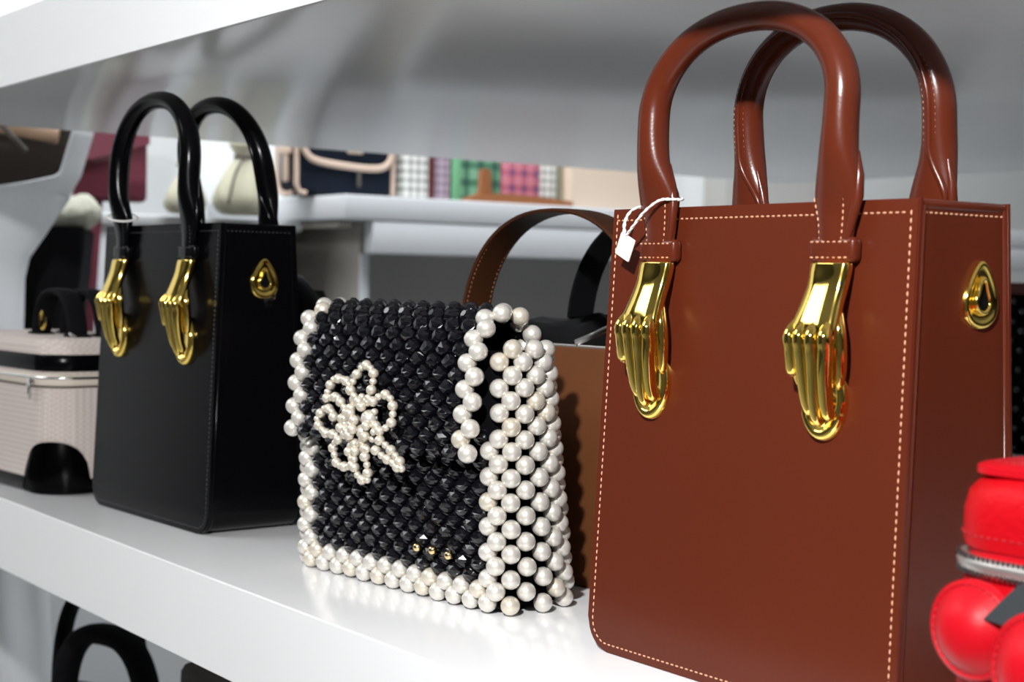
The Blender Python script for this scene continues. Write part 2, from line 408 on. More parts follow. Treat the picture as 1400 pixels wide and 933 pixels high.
        for off, nx_ in ((.0032, .6), (-.0034, -.6)):
            dashes([q + Vector((off, sgn * .0005, 0)) for q, k_ in seam if k_ < .25], .0030, .0022, .0008, lambda p: Vector((nx_, -sgn * .8, 0)), sb)
        fy_ = (lambda z, th: yat(z, 0) + sgn * (1.55 * th + .0001)) if sgn < 0 else (lambda z, th: yat(z, 0) - sgn * .0001)
        for sx in (-1, 1):
            dashes([Vector((sx * .0602 - a, fy_(z, th), z)) for a, z, th in ((.0082, .2225, .0032), (.0088, .229, .0034), (.0100, .235, .0037), (.0110, .241, .0044))], .0030, .0022, .0008, (0, sgn if sgn < 0 else -1, 0), sb)
            dashes([Vector((sx * .0602 + a, fy_(z, th), z)) for a, z, th in ((.0056, .2225, .0036), (.0064, .231, .0040), (.0076, .241, .0050))], .0030, .0022, .0008, (0, sgn if sgn < 0 else -1, 0), sb)
            # keeper loop
            kb = box((sx * .0600, 0, 0), (.0275, .0068, .0118), .0024, 3); bmesh.ops.translate(kb, vec=(0, sgn * (hd(.2175) + .0034), .2172), verts=kb.verts)
            lo = link('keeper_loop', kb, leather, t)
            for dz in (.0036, -.0036):
                dashes([Vector((sx * .0600 + x, sgn * (hd(.2175) + .0069), .2172 + dz)) for x in (-.0115, .0115)], .0034, .0025, .0008, (0, sgn, 0), sb)
            if sgn < 0:
                htilt = math.atan((DB - DT) / 2 / H)
                ho = inst('hand_clasp', HAND_ME, t, (sx * .0600, -hd(.2105) - .0002, .2108), (-htilt, 0, 0))
                po = inst('oval_plate', PLATE_ME, t, (sx * .0600 - .0032, -hd(.147) - .0001, .1478), (-htilt, 0, 0))
        stuff(link('handle_stitching', sb, thread, t, 0))
    # keyhole plate on the side
    zc = .1985; pl = lambda p, h: Vector((hw(zc) - .0018 + h, key_y + p[0], zc + p[1]))
    bm = bmesh.new(); prof = [(1.0, .0, 0), (1.0, .0014, 0), (.96, .0024, 0), (.88, .0026, 0), (.80, .0022, 0), (.70, .0018, 0), (.62, .0018, 0)]
    rings = [[pl(p, h) for p in teardrop(s)] for s, h, _ in prof]; loft(rings, bm)
    ko = link('keyhole_plate', bm, M['gold'], t, 60)
    kh = [pl(p, .0024) for p in keyhole()]
    link('keyhole_rim', sweep(kh, .0013, seg=8, closed=True), M['gold'], ko, 180)
    link('keyhole_slot', prism(keyhole(s=.85), lambda p, s: pl(p, .0019 + s * .0003)), M['liner'], ko)
    if plastic:
        bm = box(pl((.004, -.0195), .0012), (.0018, .0062, .0075), .0004); box(pl((.0075, -.0150), .0020), (.0016, .003, .004), .0004, bm=bm)
        o = link('plastic_film', bm, M['clear'], t); o['label'] = 'scrap of clear protective plastic film'
    return t

make_tote('tote_bag', 'large glossy brown leather tote with two gold hand clasps and tan stitching', (.1424, .7825, Z0 + .0004), -.934, M['brown'], M['brownthread'], .0125, False, (.0005, .007), (0, .009), (0, .04))
make_tote('tote_bag', 'glossy black leather tote with two gold hand clasps, left of the beaded bag', (-.2628, 1.281, Z0 + .0004), -.8925, M['black'], M['blackthread'], .0050, True, (.0098, .010), (0, .006), (0, .17))

# price tag looped on the brown handle
PT = Matrix.Translation((.1424, .7825, Z0)) @ Matrix.Rotation(-.934, 4, 'Z')
tag = thing('price_tag', 'small white price tag on twisted string round the brown tote handle', 'tag', (.1424, .7825, Z0), -.934)
bm = box((0, 0, 0), (.0118, .0014, .0125), .0006, 2, Matrix.Rotation(.42, 3, 'Y')); bmesh.ops.translate(bm, vec=(-.0778, -.0462, .2195), verts=bm.verts)
link('tag_label', bm, M['tag'], tag)
st = spline([(-.0768, -.0466, .2255), (-.0700, -.0480, .2300), (-.0615, -.0478, .2375), (-.0530, -.0455, .2432), (-.0485, -.0410, .2440), (-.0475, -.0345, .2440), (-.0540, -.0300, .2450), (-.0650, -.0302, .2440), (-.0745, -.0355, .2420), (-.0780, -.0425, .2385), (-.0786, -.0462, .2320), (-.0780, -.0466, .2255)], 8)
bm = bmesh.new()
for ph in (0, PI):
    pth = []
    for i, p in enumerate(st):
        a = i * .9 + ph; pth.append(p + Vector((math.cos(a) * .0005, math.sin(a) * .0005, math.sin(a) * .0003)))
    sweep(pth, .0006, seg=6, bm=bm)
link('string', bm, M['string'], tag, 180)
tg2 = thing('tag_string', 'loop of white string tied round the left black tote handle', 'string', (-.2628, 1.281, Z0), -.8925)
ring = [Vector((-.0618 + .0150 * math.cos(a), -.0375 + .0118 * math.sin(a), .2475 - .0035 * math.cos(a) + .002 * math.sin(a))) for a in [2 * PI * k / 36 for k in range(36)]]
link('string', sweep(ring, .0008, seg=6, closed=True), M['string'], tg2, 180)

# ------------------------------------------------------------------ pearl and crystal handbag
PR = .0059; HP = .00765
pb = thing('beaded_handbag', 'small black crystal handbag edged with white pearls and a pearl flower', 'handbag', (-.0692 - .742 * .006, .992 - .67 * .006, Z0), -.836)
def bead_mesh(nm, bm, m, smooth=True):
    me = bpy.data.meshes.new(nm); bmesh.ops.recalc_face_normals(bm, faces=bm.faces[:]); bm.to_mesh(me); bm.free(); me.materials.append(m)
    if smooth: me.polygons.foreach_set('use_smooth', [True] * len(me.polygons))
    return me
PEARL = [bead_mesh('pearl', sphere(PR, 16, 10), M['pearl']), bead_mesh('pearl', sphere(PR, 16, 10), M['pearl2'])]
def crystal_bm():
    b = bmesh.new(); prof = [(.0022, .0050), (.0046, .0028), (.0058, .0004), (.0058, -.0004), (.0046, -.0028), (.0022, -.0050)]
    loft([[(r_ * math.cos(2 * PI * (k + .5 * (i % 2)) / 7), r_ * math.sin(2 * PI * (k + .5 * (i % 2)) / 7), z) for k in range(7)] for i, (r_, z) in enumerate(prof)], b); return b
CRY = bead_mesh('black_bead', crystal_bm(), M['crystal'], False)
SMALL = [bead_mesh('small_pearl', sphere(.0034, 10, 7), M['pearl2']), bead_mesh('small_pearl', sphere(.0025, 8, 6), M['pearl2'])]
def pearl(p, parent): 
    q = Vector(p) + Vector([random.uniform(-.0004, .0004) for _ in range(3)])
    return inst('pearl', PEARL[1 if random.random() < .12 else 0], parent, q, (random.random() * 6, random.random() * 6, 0))
def crystal(p, parent, tilt=0): return inst('black_bead', CRY, parent, p, (random.uniform(-.12, .12) + tilt, random.uniform(-.12, .12), random.choice((0, .45)) + random.uniform(-.1, .1)))
def zrow(i): return .0066 + HP * i
def yb(z): return .0570 - .150 * max(z - .02, 0)
# core
bm = bmesh.new()
loft([[(x, y + .5 * yb(z), z) for x, y in rrect(.196, yb(z) - .002, .008, 3)] for z in (.003, .06, .12, .158)], bm)
body = link('body', bm, M['liner'], pb)
for i in range(0, 14):
    z = zrow(i)
    for k in range(-13, 14):
        if (k + i) % 2: continue
        if i < 2:
            if abs(k) <= 12: pearl((k * HP, 0, z), body)
        elif abs(k) == 12: pearl((k * HP, 0, z), body)
        elif abs(k) <= 11: crystal((k * HP, .0004, z), body)
for x, z in ((.0331, .0328), (.0482, .0331), (.0638, .0322)):
    g = link('gold_bead', sphere(.0029, 12, 8), M['goldbead'], body, 180, (x, -.0072, z))
for sx in (1, -1):
    bm = loft([[(sx * (.0935 + .006 * (abs(y) < yb(z) * .3)), y + .5 * yb(z), z) for y in [(-.5 + q / 6) * (yb(z) - .006) for q in range(7)]] + [(sx * .090, .5 * yb(z) + (.5 - q) * (yb(z) - .006), z) for q in (0, 1)] for z in (.004, .06, .12, .156)])
    gus = link('gusset', bm, M['liner'], pb)
    for i in range(0, 21):
        z = zrow(i)
        for j in range(7):
            if (j + i) % 2 == 0: continue
            tt = j / 6; y = yb(z) * (.55 * (1 - math.cos(PI * tt)) / 2 + .45 * tt)
            pearl((sx * (.0995 + .0105 * math.sin(PI * tt) ** .8), y, z), gus)
# flap over the top
prof = spline([(0, -.0175, .0975), (0, -.0150, .125), (0, -.0125, .150), (0, -.0072, .1675), (0, .0010, .1775), (0, .0115, .1812), (0, .0225, .1790), (0, .0322, .1700), (0, .0345, .156), (0, .036, .140)], 8)
rows = resample(prof, HP)
bm = bmesh.new(); G = []
for p, tn in rows:
    no = Vector((1, 0, 0)).cross(tn); inw = p + no * .0030 if (p + no - Vector((0, .01, .12))).length < (p - no - Vector((0, .01, .12))).length else p - no * .0030
    G.append([bm.verts.new((x, inw.y, inw.z)) for x in (-.088, -.03, .03, .088)])
for A, B in zip(G, G[1:]):
    for k in range(3): bm.faces.new((A[k], A[k + 1], B[k + 1], B[k]))
bmesh.ops.solidify(bm, geom=bm.faces[:], thickness=.0015)
flap = link('flap', bm, M['liner'], pb)
rest = bmesh.new()
for i, (p, tn) in enumerate(rows):
    for k in range(-12, 13):
        if (k + i) % 2: continue
        if abs(k) >= 11: pearl((k * HP, p.y, p.z), flap)
        elif i < 16: crystal((k * HP, p.y, p.z), flap, math.atan2(tn.y, tn.z))
        else:
            c = crystal_bm(); bmesh.ops.translate(c, vec=(k * HP, p.y, p.z), verts=c.verts); merge(rest, c)
stuff(link('back_beads', rest, M['crystal'], flap, 0))
# pearl flower
fy = lambda z, lift=0: -.0250 + .09 * (z - .095) - lift
bm = bmesh.new(); box((.005, fy(.108) + .0015, .1085), (.022, .003, .022), .001, bm=bm)
fl = link('beaded_flower', bm, M['liner'], pb, loc=(-.0065, 0, 0))
loops = [[(-0.0034, 0.1148), (-0.0165, 0.1232), (-0.0324, 0.1221), (-0.0305, 0.128), (-0.0269, 0.134), (-0.0165, 0.1352), (-0.0071, 0.1332), (-0.0025, 0.1293), (0.0064, 0.1227)],
 [(-0.0025, 0.1293), (-0.0017, 0.1356), (0.0023, 0.1425), (0.0067, 0.1454), (0.0113, 0.1441), (0.0164, 0.1413), (0.0189, 0.1326), (0.0178, 0.1276), (0.0159, 0.1224)],
 [(0.0222, 0.1238), (0.0271, 0.1272), (0.0335, 0.1282), (0.039, 0.1215), (0.0395, 0.1126), (0.0372, 0.1094), (0.0314, 0.1064), (0.0244, 0.1048)],
 [(-0.0191, 0.111), (-0.0256, 0.1147), (-0.033, 0.1152), (-0.0382, 0.1111), (-0.0412, 0.1061), (-0.0357, 0.102), (-0.0291, 0.0994), (-0.0202, 0.0999), (-0.0129, 0.0995)],
 [(-0.0104, 0.0972), (-0.0157, 0.0941), (-0.0189, 0.0898), (-0.0154, 0.0853), (-0.0136, 0.0811), (-0.0063, 0.0805), (0.0006, 0.081), (0.0067, 0.0839), (0.0024, 0.0896), (0.0006, 0.0956)],
 [(0.0131, 0.0998), (0.0079, 0.0942), (0.0085, 0.0892), (0.0075, 0.084), (0.0081, 0.079), (0.0129, 0.0744), (0.0203, 0.0752), (0.0197, 0.0802), (0.0201, 0.0848), (0.0187, 0.0897), (0.0207, 0.0944)],
 [(0.0315, 0.1004), (0.0374, 0.097), (0.0425, 0.0935), (0.0472, 0.09), (0.0507, 0.0874), (0.0509, 0.0839), (0.0426, 0.0875), (0.0371, 0.0895), (0.0314, 0.0919), (0.0261, 0.0959)]]
c0 = Vector((.0075, .1085))
def small(x, z, lift, big): inst('small_pearl', SMALL[0 if big else 1], fl, (x, fy(z, lift), z), (random.random() * 6, random.random() * 6, 0))
for li, L in enumerate(loops):
    pts = spline([(x, 0, z) for x, z in L], 10); rs = resample(pts, .0052)
    for i, (p, _) in enumerate(rs):
        dc = (Vector((p.x, p.z)) - c0).length; lift = .004 + .004 * math.exp(-((dc - .02) / .012) ** 2)
        small(p.x, p.z, lift, i % 2 == 0)
for rr, nn, lf in ((.0125, 11, .0075), (.017, 12, .005)):
    for k in range(nn):
        a = 2 * PI * k / nn; small(c0.x + rr * math.cos(a) * .9, c0.y + rr * math.sin(a), lf + random.uniform(-.001, .002), k % 2 == 0)
for x, z, rad in ((-.0013, .1077, .0068), (.0162, .1127, .0055), (.010, .1040, .0045)):
    link('centre_pearl', sphere(rad, 18, 12), M['pearl'], fl, 180, (x, fy(z, .005), z))
for k in range(16):
    a = 2 * PI * k / 16; rr = .0045 + .003 * (k % 2); small(-.0013 + rr * math.cos(a) * .9 + .004, .1085 + rr * math.sin(a), .0122 - .0006 * (k % 3), k % 2)

# ------------------------------------------------------------------ tan bag behind the beaded bag
tb = thing('strap_handbag', 'tan brown leather handbag with broad strap handles, between beaded bag and brown tote', 'handbag', (.019, 1.037, Z0), -.85)
tw, td, th_ = .25, .125, .157
bm = loft([[(x * s, y * s2 + td / 2, z) for x, y in rrect(tw, td, .012, 4)] for z, s, s2 in ((.0005, .985, .98), (.004, 1, 1), (.08, 1, 1), (th_ - .002, .985, .97), (th_, .98, .96))])
link('body', bm, M['tan'], tb, 50)
link('top_edge', box((0, .006, th_ + .0008), (tw * .95, .0035, .002), .0008), M['zip'], tb)
bm = bmesh.new(); G = []
for j in range(9):
    v_ = j / 8; G.append([bm.verts.new(((q / 10 * 2 - 1) * tw * .46, .008 + v_ * (td - .016), th_ - .003 + .022 * math.sin(v_ * PI * .75) * (1 - (q / 5 - 1) ** 4) + .003 * math.sin(q * 2.2 + j))) for q in range(11)])
for A, B in zip(G, G[1:]):
    for k in range(10): bm.faces.new((A[k], A[k + 1], B[k + 1], B[k]))
bmesh.ops.solidify(bm, geom=bm.faces[:], thickness=.002)
o = link('top_panel', bm, M['black'], tb, 60); o['label'] = 'black humped top panel'
link('zip_pull', sweep(spline([(.030, .004, th_ + .003), (.040, .010, th_ + .008), (.052, .012, th_ + .013), (.058, .012, th_ + .012)], 5), .0022, .0012, (0, 1, 0), 8), M['silver'], tb)
def strap(y0, m, nm_label, zc, half=.080, wd=.027):
    pts = []
    for k in range(41):
        an = PI * k / 40; pts.append((half * math.copysign(abs(math.cos(an)) ** .9, math.cos(an)), y0, .150 + zc * math.sin(an) ** .85))
    pts = [(half, y0, .125)] + pts + [(-half, y0, .125)]
    o = link('strap_handle', sweep(pts, .0017, wd / 2, (0, 1, 0), 12, power=.45), m, tb, 40)
    if nm_label: o['label'] = nm_label
    return pts
sp = strap(.018, M['tanstrap'], 'dark tan front strap handle with stitched edges', .098, .092)
sb = bmesh.new()
for dy in (-.0105, .0105):
    dashes([Vector(p) + Vector((.0018, dy, 0)) for p in sp[22:]], .0035, .0024, .0007, (1, 0, 0), sb)
stuff(link('stitching', sb, M['clutch'], tb, 0))
strap(.112, M['blackcloth'], 'black rear strap handle', .098)

# ------------------------------------------------------------------ red vanity bag
rb_ = thing('vanity_bag', 'bright red leather zip bag with round cherry shaped charms, right of brown tote', 'handbag', (.2371, .5687, Z0), YAW)
RW, RD, RR = .13, .085, .026
def rring(z, s, m=0): return [(x, y, z) for x, y in rrect(RW * s - m, RD * s - m, RR, 6)]
link('body', loft([rring(.0005, .97), rring(.004, 1), rring(.04, 1.0), rring(.087, .985), rring(.0905, .97)]), M['red'], rb_, 50)
link('zip_tape', loft([rring(.0885, .955), rring(.095, .95), rring(.104, .955)]), M['redsmooth'], rb_, 50)
zp = [Vector((x, y, .0965)) for x, y in rrect(RW * .975, RD * .975, RR, 8)]
link('zip', sweep(zp, .0030, .0034, (0, 0, 1), 8, closed=True), M['zip'], rb_, 180)
tb_ = bmesh.new()
for p, tn in resample(zp, .0022, True):
    for dz in (.0028, -.0028): box(p + Vector((0, 0, dz)) + tn.cross(Vector((0, 0, 1))) * .002, (.0013, .0013, .0018), 0, bm=tb_)
stuff(link('zip_teeth', tb_, M['silver'], rb_, 0))
lid = link('lid', loft([rring(.1025, .975), rring(.105, .985), rring(.116, .985), rring(.1235, .96), rring(.1285, .90), rring(.1308, .80)]), M['red'], rb_, 60)
link('lid_flap', loft([[(x + .004, y, z) for x, y in rrect(.118 - m_, .074 - m_, .012, 4)] for z, m_ in ((.1298, .004), (.1308, 0), (.1336, 0), (.1348, .004), (.1352, .010))]), M['redsmooth'], rb_, 40)
sb = bmesh.new()
dashes([(x + .004, y, .1353) for x, y in rrect(.107, .063, .010, 4)], .0034, .0024, .0009, (0, 0, 1), sb, True)
dashes([(x, y, .1075) for x, y in rrect(RW * .989, RD * .989, RR, 8)], .0034, .0024, .0009, lambda p: Vector((p.x, p.y * 2, 0)).normalized(), sb, True)
stuff(link('stitching', sb, M['redthread'], rb_, 0))
def charm(x, z, rad, y):
    bm = bmesh.new(); prof = [(1.0, 0), (1.0, .0022), (.93, .0030), (.88, .0026), (.80, .0038), (.62, .0068), (.40, .0088), (.2, .0096), (.02, .0099)]
    loft([[(x + rad * r_ * math.cos(2 * PI * k / 36), y - h_ * rad / .015, z + rad * r_ * math.sin(2 * PI * k / 36)) for k in range(36)] for r_, h_ in prof], bm)
    o = link('round_charm', bm, M['redsmooth'], rb_, 60)
    sb = bmesh.new(); dashes([Vector((x + rad * .885 * math.cos(2 * PI * k / 40), y - .0028 * rad / .015, z + rad * .885 * math.sin(2 * PI * k / 40))) for k in range(40)], .0032, .0024, .0010, (0, -1, 0), sb, True)
    stuff(link('stitching', sb, M['redthread'], o, 0))
charm(-.0400, .0735, .0190, -.0470)
charm(-.0020, .0670, .0215, -.0575)
lf = [(-.030, .0805), (-.0225, .0885), (-.0155, .0955), (-.005, .102), (.010, .106), (.020, .101), (.010, .091), (-.005, .083), (-.018, .0795)]
link('leaf', prism(lf, lambda p, s: Vector((p[0], -.0535 - s * .003, p[1]))), M['leaf'], rb_)

# ------------------------------------------------------------------ beige canvas case, far left on the shelf
cs = thing('canvas_case', 'beige woven canvas case with black leather trim, left of the black tote', 'case', (-.4445, 1.500, Z0), -.86)
CW, CD, CR = .25, .125, .030
def cring(z, s=1.0): return [(x * s, y * s + .0, z) for x, y in rrect(CW, CD, CR, 8)]
link('body', loft([cring(.010), cring(.05, 1.005), cring(.096, 1.0)]), M['canvas'], cs, 50)
link('lid', loft([cring(.100, 1.0), cring(.118, 1.0), cring(.133, .985), cring(.1385, .95), cring(.140, .90)]), M['canvas'], cs, 50)
link('base_trim', loft([cring(.0005, .99), cring(.002, 1.012), cring(.012, 1.016), cring(.0135, 1.008)]), M['black'], cs, 50)
link('zip_band', loft([cring(.111, 1.008), cring(.112, 1.016), cring(.125, 1.014), cring(.126, 1.005)]), M['black'], cs, 50)
zp = [Vector((x, y, .103)) for x, y in rrect(CW * 1.008, CD * 1.015, CR, 8)]
zo = link('zip_tape', sweep(zp, .0012, .0055, (0, 0, 1), 8, closed=True), M['canvastrim'], cs, 180)
link('zip', sweep([p + Vector((0, 0, .002)) for p in zp], .0024, .0018, (0, 0, 1), 8, closed=True), M['silver'], cs, 180)
# corner patches: half-round leather guards over the bottom corners
for sx in (1, -1):
    bm = bmesh.new(); G = []
    for q in range(17):
        a = -1.0 + 2.0 * q / 16; u_ = abs(a); hgt = .040 * math.sqrt(max(0, 1 - u_ ** 2.4)) + .006
        s_ = a * .034; ang = -PI / 4
        arc = CR * PI / 2
        d = s_ + arc / 2
        if d < 0: bx, by, nx, ny = CW / 2 - CR + d, -CD / 2, 0, -1
        elif d > arc: bx, by, nx, ny = CW / 2, -CD / 2 + CR + d - arc, 1, 0
        else:
            t_ = -PI / 2 + d / CR; bx, by, nx, ny = CW / 2 - CR + CR * math.cos(t_), -CD / 2 + CR + CR * math.sin(t_), math.cos(t_), math.sin(t_)
        G.append([bm.verts.new((sx * (bx + nx * (.0032 + .0026 * math.sin(PI * w_ / 6))), by + ny * (.0032 + .0026 * math.sin(PI * w_ / 6)), .002 + hgt * w_ / 6)) for w_ in range(7)])
    for A, B in zip(G, G[1:]):
        for k in range(6): bm.faces.new((A[k], A[k + 1], B[k + 1], B[k]))
    bmesh.ops.solidify(bm, geom=bm.faces[:], thickness=.002)
    o = link('corner_guard', bm, M['black'], cs, 60)
for yo in (-.014, .014):
    pts = [(.040 + .040 * math.copysign(abs(math.cos(PI * k / 24)) ** .8, math.cos(PI * k / 24)), yo, .136 + .046 * math.sin(PI * k / 24)) for k in range(25)]
    link('carry_handle', sweep(pts, .0030, .010, (0, 1, 0), 12, power=.6), M['blackcloth'], cs, 60)
    for sx in (.000, .080): link('handle_tab', box((sx, yo - math.copysign(.002, -yo) * 0, .1395), (.026, .018, .006), .002), M['blackcloth'], cs)
link('buckle', sweep([(.030 + .005 * math.cos(2 * PI * k / 20), -.026, .154 + .008 * math.sin(2 * PI * k / 20)) for k in range(20)], .0014, seg=6, closed=True), M['gold'], cs)
for x in (.098, -.008):
    bm = box((x, -CD / 2 - .0045, .1015), (.010, .003, .006), .001); box((x - .003, -CD / 2 - .0055, .094), (.006, .002, .010), .0009, bm=bm)
    link('zip_pull', bm, M['silver'], cs)
link('zip_end', box((.104, -.030, .1425), (.012, .003, .003), .001, rot=Matrix.Rotation(.3, 3, 'Y')), M['silver'], cs)

# black bag behind the black tote, its strap showing at the right
kb = thing('shoulder_bag', 'low black leather bag mostly hidden behind the black tote', 'handbag', (-.247, 1.508, Z0), -.86)
link('body', loft([[(x * s - .080, y * s, z) for x, y in rrect(.29, .10, .02, 4)] for z, s in ((.0005, .97), (.01, 1), (.10, .99), (.180, .96), (.187, .93))]), M['blackcloth'], kb, 50)
link('flap', box((-.080, -.050, .160), (.274, .008, .045), .003), M['blackcloth'], kb)
pts = spline([(.040, -.01, .168), (.060, -.02, .196), (.088, -.02, .200), (.115, -.015, .178), (.135, -.01, .145), (.138, -.005, .11)], 6)
link('strap', sweep(pts, .002, .009, (0, 1, 0), 10, power=.6), M['black'], kb, 60)

# dark beaded bag on the far right of the shelf
db = thing('dark_beaded_bag', 'dark beaded bag glimpsed behind the right edge of the brown tote', 'handbag', (.705, 1.86, Z0), -.60)
link('body', loft([[(x * s, y * s, z) for x, y in rrect(.24, .10, .03, 4)] for z, s in ((.0005, .96), (.01, 1), (.12, .98), (.196, .92), (.200, .88))]), M['liner'], db, 50)
BD = bead_mesh('bead', sphere(.005, 8, 6), M['crystal'])
for i in range(16):
    for j in range(18):
        if (i + j) % 2: continue
        z = .008 + i * .0118; s = 1 - .08 * z / .2
        inst('bead', BD, db, ((-.105 + j * .0123) * s, -.05 * s - .002, z))
link('top_trim', loft([[(x * s, y * s, z) for x, y in rrect(.24, .10, .03, 4)] for z, s in ((.194, .95), (.196, .96), (.206, .95), (.208, .92))]), M['maroon'], db, 50)

# ------------------------------------------------------------------ bags on the lower board
lb = thing('handled_bag', 'black bag with thin looping handles on the board below', 'handbag', (-.395, 1.50, Z0 - .42), -.55)
link('body', loft([[(x * s, y * s, z) for x, y in rrect(.19, .09, .02, 4)] for z, s in ((.0005, .97), (.01, 1), (.16, .98), (.195, .95), (.20, .90))]), M['black'], lb, 50)
for yo, dx, hh, la in ((-.024, .028, .084, .004), (.030, -.036, .112, 0)):
    pts = [(dx + .058 * math.copysign(abs(math.cos(PI * k / 30)) ** .75, math.cos(PI * k / 30)), yo, .19 + hh * math.sin(PI * k / 30) ** .9) for k in range(31)]
    link('handle', sweep(pts, .0055 + la, .0095 + la, (0, 1, 0), 12, power=.7), M['blackcloth'], lb, 60)
link('knot', box((.01, -.03, .205), (.05, .02, .014), .004), M['black'], lb)
bb = thing('brown_pouch', 'brown bag corner just below the middle board', 'handbag', (-.198, 1.250, Z0 - .42), YAW)
link('body', loft([[(x * s, y * s, z) for x, y in rrect(.17, .09, .02, 4)] for z, s in ((.0005, .97), (.01, 1), (.22, .98), (.288, .95), (.292, .92))]), M['darkbrown'], bb, 50)
link('zip', box((0, 0, .293), (.14, .006, .003), .001), M['zip'], bb)

# ------------------------------------------------------------------ counter in the background and its goods
ct = thing('display_counter', 'white counter with deep front rail and grey back panels, across the room', 'counter', (UO.x, UO.y, 0), URZ)
TOPZ = Z0 + .346
link('counter_top', box((.95, .251, TOPZ - .022), (2.02, .560, .044), .004), M['unit'], ct)
link('front_rail', box((.98, -.012, TOPZ - .0745), (1.96, .030, .058), .002), M['unit'], ct)
link('side_rail', box((-.03, .27, TOPZ - .0735 + .022), (.030, .50, .012), .002), M['shadedside'], ct)
link('side_panel', box((.009, .27, (TOPZ - .046) / 2), (.018, .50, TOPZ - .046), .001), M['shadedside'], ct)
link('panel_edge', box((.009, .017, (TOPZ - .104) / 2), (.018, .006, TOPZ - .104), .001), M['unit'], ct)
link('back_panel', box((1.0, .30, (TOPZ - .10) / 2), (1.95, .02, TOPZ - .10), .001), M['grey'], ct)
link('mid_shelf', box((1.0, .16, Z0 - .20), (1.95, .26, .03), .001), M['unit'], ct)
def goods(name, label, cat, x0, x1, dep, h, m, y=.05, group=None):
    t = thing(name, label, cat, UP((x0 + x1) / 2, y + dep / 2, .3465), URZ, group)
    link('body', box((0, 0, h / 2), (x1 - x0, dep, h), min(.008, (x1 - x0) * .2), 3), m, t)
    return t
# navy satchel with beige trim
t = thing('satchel', 'navy satchel with beige trim on the white counter', 'handbag', UP(.005, .115, .3465), URZ)
link('body', box((0, 0, .085), (.205, .075, .17), .012, 3), M['navy'], t)
bm = bmesh.new(); link('flap', box((0, -.040, .1125), (.180, .008, .125), .004, 2), M['navy'], t)
fo = [(-.100, .175), (-.098, .105), (-.090, .078), (-.070, .064), (-.02, .058), (.04, .055), (.072, .058), (.088, .070), (.094, .095), (.096, .175)]
link('flap_trim', sweep(spline([(x, -.045, z) for x, z in fo], 4), .0065, .003, (0, 1, 0), 8, power=.6), M['beigetrim'], t, 60)
link('edge_trim', sweep([(-.104, -.036, .17), (-.104, -.036, .02), (-.098, -.036, .006), (-.085, -.038, .003)], .0055, .004, (0, 1, 0), 8), M['beigetrim'], t, 60)
link('edge_trim', sweep([(.102, -.036, .17), (.102, -.036, .008)], .0055, .004, (0, 1, 0), 8), M['beigetrim'], t, 60)
link('side_strap', box((-.106, .000, .10), (.006, .018, .15), .002), M['beigetrim'], t)
link('strap_keeper', box((-.108, .000, .083), (.008, .045, .016), .002), M['beigetrim'], t)
link('edge_trim', sweep(spline([(-.105, .036, .17), (-.105, .034, .03), (-.105, .01, .004), (-.105, -.02, .004)], 4), .005, .004, (1, 0, 0), 8), M['beigetrim'], t, 60)
link('closure_patch', box((.012, -.047, .092), (.034, .005, .024), .003), M['beigetrim'], t)
link('snap_strap', box((.022, -.045, .035), (.008, .004, .03), .0015), M['cord'], t)
goods('gingham_bag', 'grey and white gingham bag beside the navy satchel', 'handbag', .118, .178, .07, .14, M['ging'], .06)
goods('maroon_bag', 'narrow maroon bag between gingham and lilac bags', 'handbag', .182, .196, .07, .13, M['maroon'], .07)
goods('checked_bag', 'lilac checked bag beside the green plaid bag', 'handbag', .198, .234, .07, .13, M['lilac'], .07)
t = goods('plaid_bag', 'green plaid bag with bright green edge on the counter', 'handbag', .242, .358, .07, .14, M['green'], .075)
link('edge_piece', box((-.054, -.038, .065), (.020, .008, .13), .003), M['greenedge'], t)
goods('plaid_bag', 'pink plaid bag right of the green plaid bag', 'handbag', .361, .455, .07, .135, M['pink'], .075)
t = goods('gingham_bag', 'grey and white gingham bag right of the pink plaid bag', 'handbag', .458, .500, .07, .13, M['ging'], .075)
link('edge_piece', box((.025, -.034, .06), (.008, .01, .12), .002), M['olive'], t)
t = thing('leather_clutch', 'low cognac brown leather clutch with upright tab before the plaid bags', 'handbag', UP(.345, .03, .3465), URZ)
ol = [(-.110, .0), (.150, .0), (.150, .012), (.08, .017), (-.02, .020), (-.070, .018), (-.100, .008)]
link('body', prism(ol, lambda p, s: Vector((p[0], -.012 + s * .03, p[1]))), M['clutch'], t)
link('tab', loft([[(-.060 + x * s, y, z) for x, y in rrect(.030, .010, .004, 3)] for z, s in ((.012, 1.5), (.025, 1), (.058, .95), (.066, .7))]), M['clutch'], t, 60)
goods('beige_box', 'plain beige box at the right end of the counter goods', 'box', .512, .78, .14, .16, M['beige'], .05)
